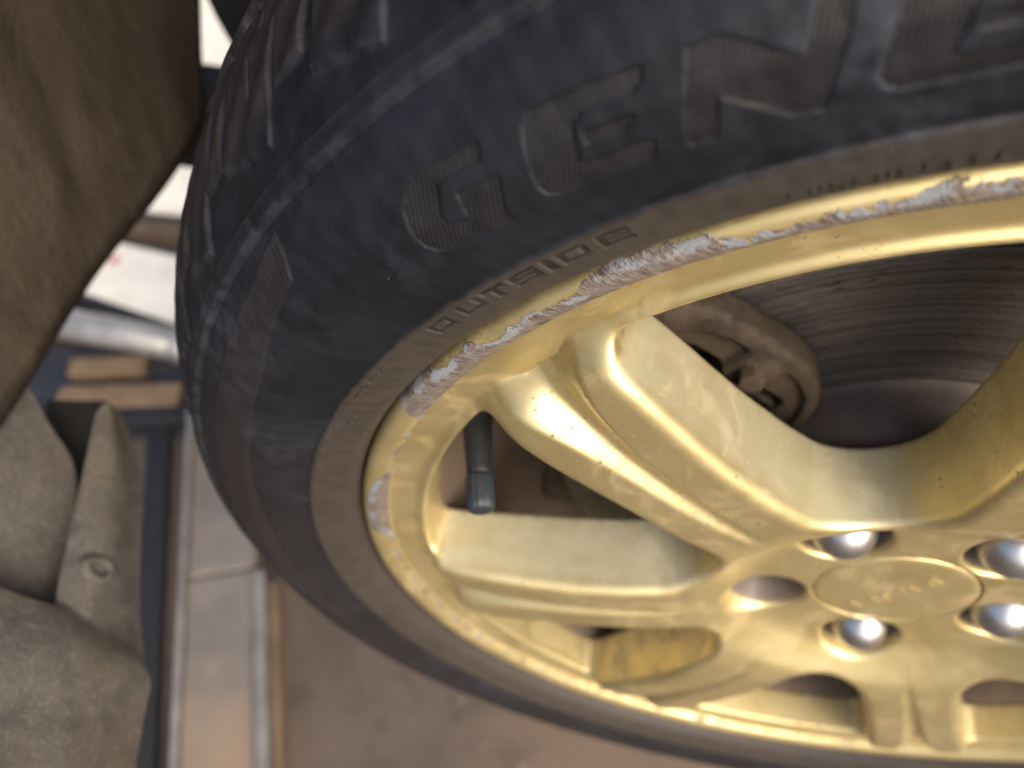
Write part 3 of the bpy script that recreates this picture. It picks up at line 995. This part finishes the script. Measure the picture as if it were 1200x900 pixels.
def on_tyre(name, polys, height, mat, parent, du=2.5, dv=2.0, sink=0.35, taper=0.0):
    """raised moulding: polygons given as (theta deg, s mm), laid over the curved sidewall"""
    K = 4.45
    bm = bmesh.new()
    for poly in polys:
        vs = [bm.verts.new((a * K, b, 0)) for a, b in poly]
        bm.faces.new(vs)
    bmesh.ops.triangulate(bm, faces=bm.faces[:], ngon_method='EAR_CLIP')
    us = [v.co.x for v in bm.verts]
    ws = [v.co.y for v in bm.verts]
    for u in np.arange(min(us) + du / 2, max(us), du):
        bmesh.ops.bisect_plane(bm, geom=bm.verts[:] + bm.edges[:] + bm.faces[:], plane_co=(u, 0, 0), plane_no=(1, 0, 0))
    for w in np.arange(min(ws) + dv / 2, max(ws), dv):
        bmesh.ops.bisect_plane(bm, geom=bm.verts[:] + bm.edges[:] + bm.faces[:], plane_co=(0, w, 0), plane_no=(0, 1, 0))
    r = bmesh.ops.extrude_face_region(bm, geom=bm.faces[:])
    top = [g for g in r['geom'] if isinstance(g, bmesh.types.BMVert)]
    for v in top:
        v.co.z = 1.0
    co = np.array([v.co for v in bm.verts])
    base_h, _ = tyre_relief(co[:, 0] / K, co[:, 1])
    P = tyre_pt(co[:, 0] / K, co[:, 1], base_h + np.where(co[:, 2] > 0.5, height, -sink))
    for v, p in zip(bm.verts, P):
        v.co = p
    return bm_obj(name, bm, mat, parent)


def tyre_lettering():
    for polys in LETTERS:
        on_tyre('sunk_letter', polys, 0.13, M['letter'], tyre, 1.6, 1.4, sink=0.5)
    for polys in SMALL:
        on_tyre('small_letter', polys, 0.08, M['small'], tyre, 2.5, 2.4, 0.4)
    # worn, no longer legible small mouldings
    def row(a0, a1, s0, hgt, step):
        polys = []
        a = a0
        while a > a1:
            w = step * random.uniform(0.45, 0.62)
            if random.random() < 0.86:
                polys.append([(a, s0), (a - 0.12, s0), (a - 0.12, s0 + hgt), (a, s0 + hgt)])
                if random.random() < 0.7:
                    b = s0 + hgt * random.choice((0, 0.4, 0.75))
                    polys.append([(a - 0.13, b), (a - w, b), (a - w, b + hgt * 0.25), (a - 0.13, b + hgt * 0.25)])
                if random.random() < 0.45:
                    polys.append([(a - w - 0.01, s0), (a - w - 0.13, s0), (a - w - 0.13, s0 + hgt), (a - w - 0.01, s0 + hgt)])
            a -= step
        tag(on_tyre('worn_moulding', polys, 0.4, M['rubber'], tyre, 3, 3, 0.2), kind='stuff')
    row(118.6, 109.6, 15.5, 3.0, 0.95)
    row(152.5, 146.2, 22.5, 1.7, 0.55)
    row(166.0, 154.0, 23.2, 2.0, 0.62)
    row(160.0, 153.5, 19.2, 1.6, 0.6)


tyre_lettering()

# ---- alloy rim: lip + barrel (revolved), hub, spokes and ring from one implicit surface
TH0 = math.radians(142.2)
SEC = 2 * math.pi / 7
LUGS = [math.radians(61 + 72 * k) for k in range(5)]


def table(xs, ys, sig=4.0, lo=0.0, hi=240.0):
    g = np.arange(lo - 30, hi + 30, 0.5)
    v = np.interp(g, xs, ys)
    k = np.arange(-int(4 * sig), int(4 * sig) + 0.5, 0.5)
    w = np.exp(-0.5 * (k / sig) ** 2)
    w /= w.sum()
    v = np.convolve(np.pad(v, len(k) // 2, mode='edge'), w, mode='valid')
    return lambda r: np.interp(r, g, v)


Z_SPOKE = table([0, 56, 62, 70, 80, 92, 110, 130, 150, 170, 182, 190, 195, 200, 230],
                [-12.2, -11.6, -9.6, -4.6, 1.8, 5.6, 7.4, 8.0, 7.6, 6.6, 5.4, 3.4, -1.5, -8.0, -14], 2.2)
G_WIDTH = table([80, 110, 140, 160, 180, 200], [2.5, 4.0, 5.0, 6.2, 9.5, 17.0], 4.0)
G_DEPTH = table([80, 100, 130, 160, 185, 200], [0.0, 1.6, 2.8, 4.2, 9.0, 9.0], 5.0)


def face_height(x, y, r, w):
    zs = Z_SPOKE(r)
    # groove between the two ribs of a spoke: wide at the rim, narrow at the hub
    gw, gd = G_WIDTH(r), G_DEPTH(r)
    zs = zs - gd * (1 - sstep(np.abs(w), gw * 0.12, gw * 1.12))
    zr = np.interp(r, [188, 195, 203, 209, 214], [-60, -8.8, -6.3, -4.7, -4.3])
    return smax(zs, zr, 1.6)


def rim_sdf(x, y, z):
    r = np.hypot(x, y)
    a = np.arctan2(y, x)
    phi = (a - TH0 + SEC / 2) % SEC - SEC / 2
    w = r * np.sin(phi)
    sl = r * np.cos(phi)
    zf = face_height(x, y, r, w)
    # window outline: two spoke flanks joined by a round inner end (radius rho) and closed by the ring
    hw = 20.5 + 4.0 * sstep(r, 125, 190)
    rho = 25.0
    psi = SEC / 2 - np.abs(phi)                           # angle from the window centre line
    q, p = r * np.sin(psi), r * np.cos(psi)               # lateral, along
    half = SEC / 2
    apex = (hw + rho) / math.sin(half)                    # apex of the wedge inset by rho
    dx, dy = p - apex, q
    dw = dy * math.cos(half) - dx * math.sin(half)        # signed distance to the inset flank (+ = outside)
    along = dx * math.cos(half) + dy * math.sin(half)
    d = np.where(along < 0, np.hypot(dx, dy), dw) - rho
    win = smax(d, r - 196.0, 9.0)                         # <0 inside the window
    depth = np.maximum(zf - z, 0)
    wall = -(win + 0.10 * depth)
    f = smax(z - zf, wall, 5.0)
    zb = np.interp(r, [0, 60, 75, 110, 180, 200, 215], [-33, -33, -31, -27, -25, -26, -26])
    f = smax(f, zb - z, 3.0)
    # pockets for the wheel nuts, bore for the centre cap
    for la in LUGS:
        dl = np.hypot(x - 50 * math.cos(la), y - 50 * math.sin(la))
        f = smax(f, np.maximum(16.8 + 0.12 * (z + 12) - dl, -40.0) if la != LUGS[2] else np.maximum(16.5 + 0.40 * (z + 12) - dl, 0 * dl - 40), 2.2)
    f = np.maximum(f, np.minimum(31.5 - r, z + 30.0) * 1.0 if False else 31.5 - r)
    f = np.maximum(f, r - 210.6)
    return f


def build_rim():
    V, Q, N = surface_nets(rim_sdf, (-213, -213, -36), (213, 213, 12), 1.15)
    c = V[Q].mean(1)
    rc = np.hypot(c[:, 0], c[:, 1])
    ac = np.arctan2(c[:, 1], c[:, 0])
    k = np.round((ac - TH0) / SEC).astype(int) % 7
    rv = np.hypot(V[:, 0], V[:, 1])
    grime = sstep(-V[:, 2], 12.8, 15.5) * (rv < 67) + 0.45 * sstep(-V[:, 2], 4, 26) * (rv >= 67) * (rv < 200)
    for la in LUGS:                                       # brake dust lying in the nut pockets
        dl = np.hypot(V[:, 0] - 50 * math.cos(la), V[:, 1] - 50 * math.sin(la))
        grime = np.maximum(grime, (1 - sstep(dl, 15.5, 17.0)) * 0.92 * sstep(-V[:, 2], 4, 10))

    sky_sheen = sstep(N[:, 1], 0.35, 0.95) * sstep(-V[:, 2], -7, 2) * (rv > 70) * (rv < 190)  # mask for the painted sky reflection on upward faces

    def part(name, mask, parent):
        v, q, n = submesh(V, Q, N, mask)
        used = np.unique(Q[mask])
        me = mesh_from(name, v / 1000, q, n)
        at = me.attributes.new('grime', 'FLOAT', 'POINT')
        at.data.foreach_set('value', grime[used].astype(np.float32))
        at = me.attributes.new('sky_sheen', 'FLOAT', 'POINT')
        at.data.foreach_set('value', sky_sheen[used].astype(np.float32))
        return link(name, me, M['gold'], parent)

    # kerbed lip
    pr = np.array([(209.9, -14), (209.9, -7), (210.0, -4.4), (210.4, -3.2), (211.2, -2.0), (212.2, -1.1), (213.4, -0.3), (214.8, 0.25), (216.2, 0.45), (217.6, 0.3), (218.8, -0.3), (219.8, -1.3),
                   (220.5, -2.8), (220.8, -4.6), (220.8, -7), (219.5, -10), (216, -14)])
    dense = np.r_[0, np.cumsum(np.hypot(*np.diff(pr, axis=0).T))]
    u = np.linspace(0, dense[-1], 60)
    pr = np.stack([np.interp(u, dense, pr[:, 0]), np.interp(u, dense, pr[:, 1])], -1)
    ns = 2400
    th = np.linspace(0, 2 * np.pi, ns, endpoint=False)
    T = np.degrees(th)
    R_ = np.tile(pr[:, 0], (ns, 1))
    Z_ = np.tile(pr[:, 1], (ns, 1))
    # flattened, chipped edge where it met the kerb
    amp = np.interp(T, [0, 100, 106, 122, 125, 131, 150, 154, 156, 168, 170, 180, 182, 360], [.0, .0, .25, .2, .6, .7, .7, .7, .05, .05, .5, .5, .05, .0])
    chip = rng.random((ns // 3 + 2, 24))
    ci = np.clip((np.arange(ns) / 3).astype(int), 0, ns // 3)
    band = np.exp(-((R_ - 212.2) / 1.7) ** 2) * (Z_ > -3)
    nz = np.stack([np.interp(np.arange(ns), np.arange(0, ns, 3), rng.random(ns // 3)) for _ in range(12)], 1)
    nz = np.stack([np.interp(np.linspace(0, 11, 60), np.arange(12), row_) for row_ in nz])
    Z_ = Z_ - amp[:, None] * band * (0.15 + 1.0 * nz)
    LV = np.stack([R_ * np.cos(th)[:, None], R_ * np.sin(th)[:, None], Z_], -1).reshape(-1, 3) / 1000
    me = mesh_from('alloy_rim', LV, grid_faces(ns, 60, True))
    rim = link('alloy_rim', me, M['lip'], wheel)
    rim['label'] = 'gold rim lip scraped to bare metal by kerb rash'
    bv, bf = revolve([(196.5, -18), (194.2, -26), (193.5, -34), (191, -48), (188, -75), (184, -110), (186, -150), (192, -190), (205, -198), (205, -203), (221, -203), (222, -197),
                      (212, -196), (197, -186), (191, -150), (189, -110), (193, -75), (200, -40), (204, -20)], 240)
    link('barrel', mesh_from('barrel', bv, bf), M['barrel'], rim)
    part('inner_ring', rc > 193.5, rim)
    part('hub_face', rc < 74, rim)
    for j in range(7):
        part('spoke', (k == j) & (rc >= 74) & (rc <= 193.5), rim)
    return rim


rim = build_rim()


def wheel_furniture():
    # centre cap
    pr = [(0.001, -10.8), (8, -10.85), (16, -11.05), (24, -11.45), (28, -11.75), (30.4, -12.1), (31.0, -12.8), (31.1, -24), (29, -26), (0.001, -26)]
    v, f = revolve(pr, 120)
    cap = link('centre_cap', mesh_from('centre_cap', v, f), M['gold'], wheel)
    cap['label'] = 'plain gold centre cap with worn embossing'
    bv, bf = revolve([(32.6, -28), (31.4, -27), (31.2, -18), (31.2, -27.5), (20, -28)], 90)
    # worn embossing: a slanting row of raised strokes
    bm = bmesh.new()
    ca, sa = math.cos(math.radians(62)), math.sin(math.radians(62))
    for i in range(6):
        cx = -17.5 + 7.0 * i
        for (x0, x1, y0, y1) in ((-2.2, -1.1, -3, 3), (-1.0, 1.6, 1.9, 3), (0.9, 2.0, -3, 1.8) if i % 2 else (-1.0, 1.8, -3, -1.9)):
            if random.random() < 0.6:
                x0, x1 = x0 + cx, x1 + cx
                zz = [-11.9, -10.55 - 0.0011 * cx * cx]
                vs = []
                for px in (x0, x1):
                    for py in (y0, y1):
                        for pz in zz:
                            vs.append(bm.verts.new(((px * ca - py * sa) / 1000, (px * sa + py * ca) / 1000, pz / 1000)))
                for q in ((0, 1, 3, 2), (4, 6, 7, 5), (0, 4, 5, 1), (2, 3, 7, 6), (0, 2, 6, 4), (1, 5, 7, 3)):
                    bm.faces.new([vs[t] for t in q])
    bm_obj('worn_embossing', bm, M['gold'], cap)

    # wheel nuts: hexagon with a domed cap
    ns = 72
    th = np.linspace(0, 2 * np.pi, ns, endpoint=False)
    hexr = 10.2 / np.cos((th % (np.pi / 3)) - np.pi / 6)
    rows = [(hexr * 0.80, -36), (hexr, -30), (hexr, -21.5), (np.minimum(hexr * 1.05, 12.4), -20.4)]
    for e in np.linspace(0, np.pi / 2, 12):
        rows.append((np.full(ns, 12.4 * math.cos(e) + 0.02), -18.5 + 13.6 * math.sin(e)))
    V = np.stack([np.stack([r_ * np.cos(th), r_ * np.sin(th), np.full(ns, z_)], -1) for r_, z_ in rows], 1).reshape(-1, 3) / 1000
    nut = mesh_from('lug_nut', V, grid_faces(ns, len(rows), True))
    nut.materials.append(M['chrome'])
    for la in LUGS[:2] + LUGS[3:]:                       # the fifth nut is missing
        o = bpy.data.objects.new('lug_nut', nut)
        COL.objects.link(o)
        o.parent = wheel
        o.location = (0.050 * math.cos(la), 0.050 * math.sin(la), 0)
        o.rotation_euler = (0, 0, la * 1.7)

    # rubber valve stem standing out of the rim well
    st = [(0.01, -4), (8.5, -4), (9.2, 0), (8.4, 3), (6.2, 6), (5.4, 12), (4.9, 22), (4.5, 29), (4.3, 32), (0.01, 32)]
    v, f = revolve(st, 36)
    stem = link('valve_stem', mesh_from('valve_stem', v, f), M['stem'], wheel)
    cp = [(0.01, 31), (4.6, 31), (4.95, 32), (4.95, 41), (4.6, 43.2), (3.6, 44), (0.01, 44)]
    th = np.linspace(0, 2 * np.pi, 60, endpoint=False)
    kn = 1 + 0.03 * np.sign(np.sin(th * 15))
    cv = np.stack([np.stack([np.cos(th) * r_ * kn, np.sin(th) * r_ * kn, np.full(60, z_)], -1) for r_, z_ in cp], 1).reshape(-1, 3) / 1000
    link('valve_cap', mesh_from('valve_cap', cv, grid_faces(60, len(cp), True)), M['stemcap'], stem)
    a = math.radians(159.5)
    stem.location = (0.190 * math.cos(a), 0.190 * math.sin(a), -0.029)
    stem.rotation_euler = Vector((0.22, -0.10, 0.95)).to_track_quat('Z', 'Y').to_euler()


wheel_furniture()

# ------------------------------------------------------------------ brake
def brakes():
    root = empty('brake_disc', (0, 0, H), (math.pi / 2, 0, 0))
    tag(root, 'scored grey brake disc with rusty centre behind the gold spokes', 'brake disc')
    v, f = revolve([(80, -60.6), (80.6, -60.2), (82.5, -59.4), (84, -59.9), (88, -60.2), (96, -59.9), (104, -60.3), (113, -59.8), (121, -60.3), (130, -59.9), (137, -60.2), (141.5, -59.6), (143, -60.2), (145, -61),
                    (145, -67), (143, -68), (138, -69), (138, -76), (143, -77), (145, -78), (145, -84), (80, -84)], 300, True)
    link('friction_ring', mesh_from('friction_ring', v, f), M['disc'], root)
    v, f = revolve([(79.9, -75), (79.2, -62), (77.5, -60.8), (76.5, -57), (76.2, -42), (74.5, -38), (71, -36.4), (34, -36.2), (28, -36.2), (28, -75)], 200)
    link('disc_hat', mesh_from('disc_hat', v, f), M['hat'], root)
    v, f = revolve([(27.9, -75), (27.9, -31), (26, -29.5), (0.01, -29)], 90)
    link('hub', mesh_from('hub', v, f), M['knuckle'], root)

    def rbox(x, y, z, c, h, r):
        qx, qy, qz = np.abs(x - c[0]) - h[0] + r, np.abs(y - c[1]) - h[1] + r, np.abs(z - c[2]) - h[2] + r
        return np.sqrt(np.maximum(qx, 0) ** 2 + np.maximum(qy, 0) ** 2 + np.maximum(qz, 0) ** 2) + np.minimum(np.maximum(qx, np.maximum(qy, qz)), 0) - r

    def cal(x, y, z):
        # u across the disc edge (tangential), v radial, about 150 deg
        a = math.radians(150.5)
        rx, ry = math.cos(a), math.sin(a)
        v = x * rx + y * ry                              # radial
        u = x * ry - y * rx                              # tangential, + towards the top of the wheel
        def slab(c, h, r, z0, z1, e):
            qx, qy = np.abs(u - c[0]) - h[0] + r, np.abs(v - c[1]) - h[1] + r
            d2 = np.hypot(np.maximum(qx, 0), np.maximum(qy, 0)) + np.minimum(np.maximum(qx, qy), 0) - r
            return smax(d2, np.abs(z - (z0 + z1) / 2) - (z1 - z0) / 2, e)
        d = slab((0, 121.5), (50, 46), 34, -59.0, -44.5, 4.0)                     # outer half of the caliper
        d = smax(d, -slab((-1, 117), (43, 37), 27, -48.0, -30.0, 1.5), 1.6)       # sunk face inside a raised rim
        d = smin(d, rbox(u, v, z, (0, 160, -75), (47, 11, 34), 9), 5)             # bridge over the disc
        d = smin(d, rbox(u, v, z, (34, 114, -48), (9, 9, 4.5), 4), 3)             # bolt boss
        d = smin(d, rbox(u, v, z, (24, 114, -49), (16, 5, 3.5), 2.5), 2)          # rib between the openings
        d = smax(d, -rbox(u, v, z, (20, 130, -54), (9, 9, 20), 4), 1.2)
        d = smax(d, -rbox(u, v, z, (19, 98, -54), (8.5, 9, 20), 4), 1.2)
        d = smax(d, -rbox(u, v, z, (-14, 112, -54), (10, 14, 20), 4), 1.2)
        d = smin(d, rbox(u, v, z, (20, 97, -53), (1.6, 10, 2.5), 1.2), 1)         # pad spring
        return d
    V, Q, N = surface_nets(cal, (-190, 20, -114), (-50, 160, -24), 1.4, 2)
    croot = empty('brake_caliper', (0, 0, H), (math.pi / 2, 0, 0))
    tag(croot, 'dirty brown brake caliper clamped over the disc behind the spokes', 'brake caliper')
    link('caliper_body', mesh_from('caliper_body', V / 1000, Q, N), M['caliper'], croot)
    a = math.radians(150.5)
    def loc(u, v, z):
        return ((v * math.cos(a) + u * math.sin(a)) / 1000, (v * math.sin(a) - u * math.cos(a)) / 1000, z / 1000)
    for (u, v) in ((35, 115), (-30, 112)):
        bm = bmesh.new()
        bmesh.ops.create_cone(bm, cap_ends=True, segments=6, radius1=0.0054, radius2=0.0050, depth=0.007, matrix=Matrix.Translation(loc(u, v, -41.5)))
        bm_obj('caliper_bolt', bm, M['caliper'], croot, 0.0008)

    # knuckle, shield and lower arm seen dimly through the lower windows
    kn = empty('steering_knuckle', (0, 0, H), (math.pi / 2, 0, 0))
    tag(kn, 'dark dirty steering knuckle and splash plate deep behind the disc', 'knuckle')
    v, f = revolve([(30, -96), (110, -94), (150, -92), (152, -94), (150, -95.5), (110, -97), (30, -99)], 120, True)
    link('splash_plate', mesh_from('splash_plate', v, f), M['knuckle'], kn)
    def kf(x, y, z):
        d = rbox(x, y, z, (-60, -10, -120), (95, 26, 18), 14)
        d = smin(d, rbox(x, y, z, (-120, -15, -104), (24, 30, 14), 10), 10)
        d = smin(d, np.hypot(np.hypot(x + 128, y + 8), np.maximum(np.abs(z + 96) - 8, 0)) - 13, 4)
        return d
    V, Q, N = surface_nets(kf, (-170, -60, -150), (50, 40, -70), 2.5, 2)
    link('knuckle_arm', mesh_from('knuckle_arm', V / 1000, Q, N), M['knuckle'], kn)
    def br(x, y, z):
        d = rbox(x, y, z, (-140, -40, -88), (11, 44, 18), 6)
        d = smin(d, rbox(x, y, z, (-112, -44, -92), (26, 22, 16), 8), 3)
        d = smin(d, rbox(x, y, z, (-118, -26, -80), (18, 10, 12), 7), 3)
        d = smax(d, -rbox(x, y, z, (-127, -52, -70), (2.5, 24, 14), 2), 1.0)
        return d
    V, Q, N = surface_nets(br, (-165, -95, -115), (-75, 15, -60), 1.8, 2)
    link('pad_bracket', mesh_from('pad_bracket', V / 1000, Q, N), M['knuckle'], kn)
    bm = bmesh.new()
    bmesh.ops.create_uvsphere(bm, u_segments=20, v_segments=12, radius=0.0085, matrix=Matrix.Translation((-0.128, -0.020, -0.070)) @ Matrix.Diagonal((0.6, 1.3, 0.8, 1)))
    bm_obj('slide_pin_boot', bm, M['stemcap'], kn, 0, True)


brakes()
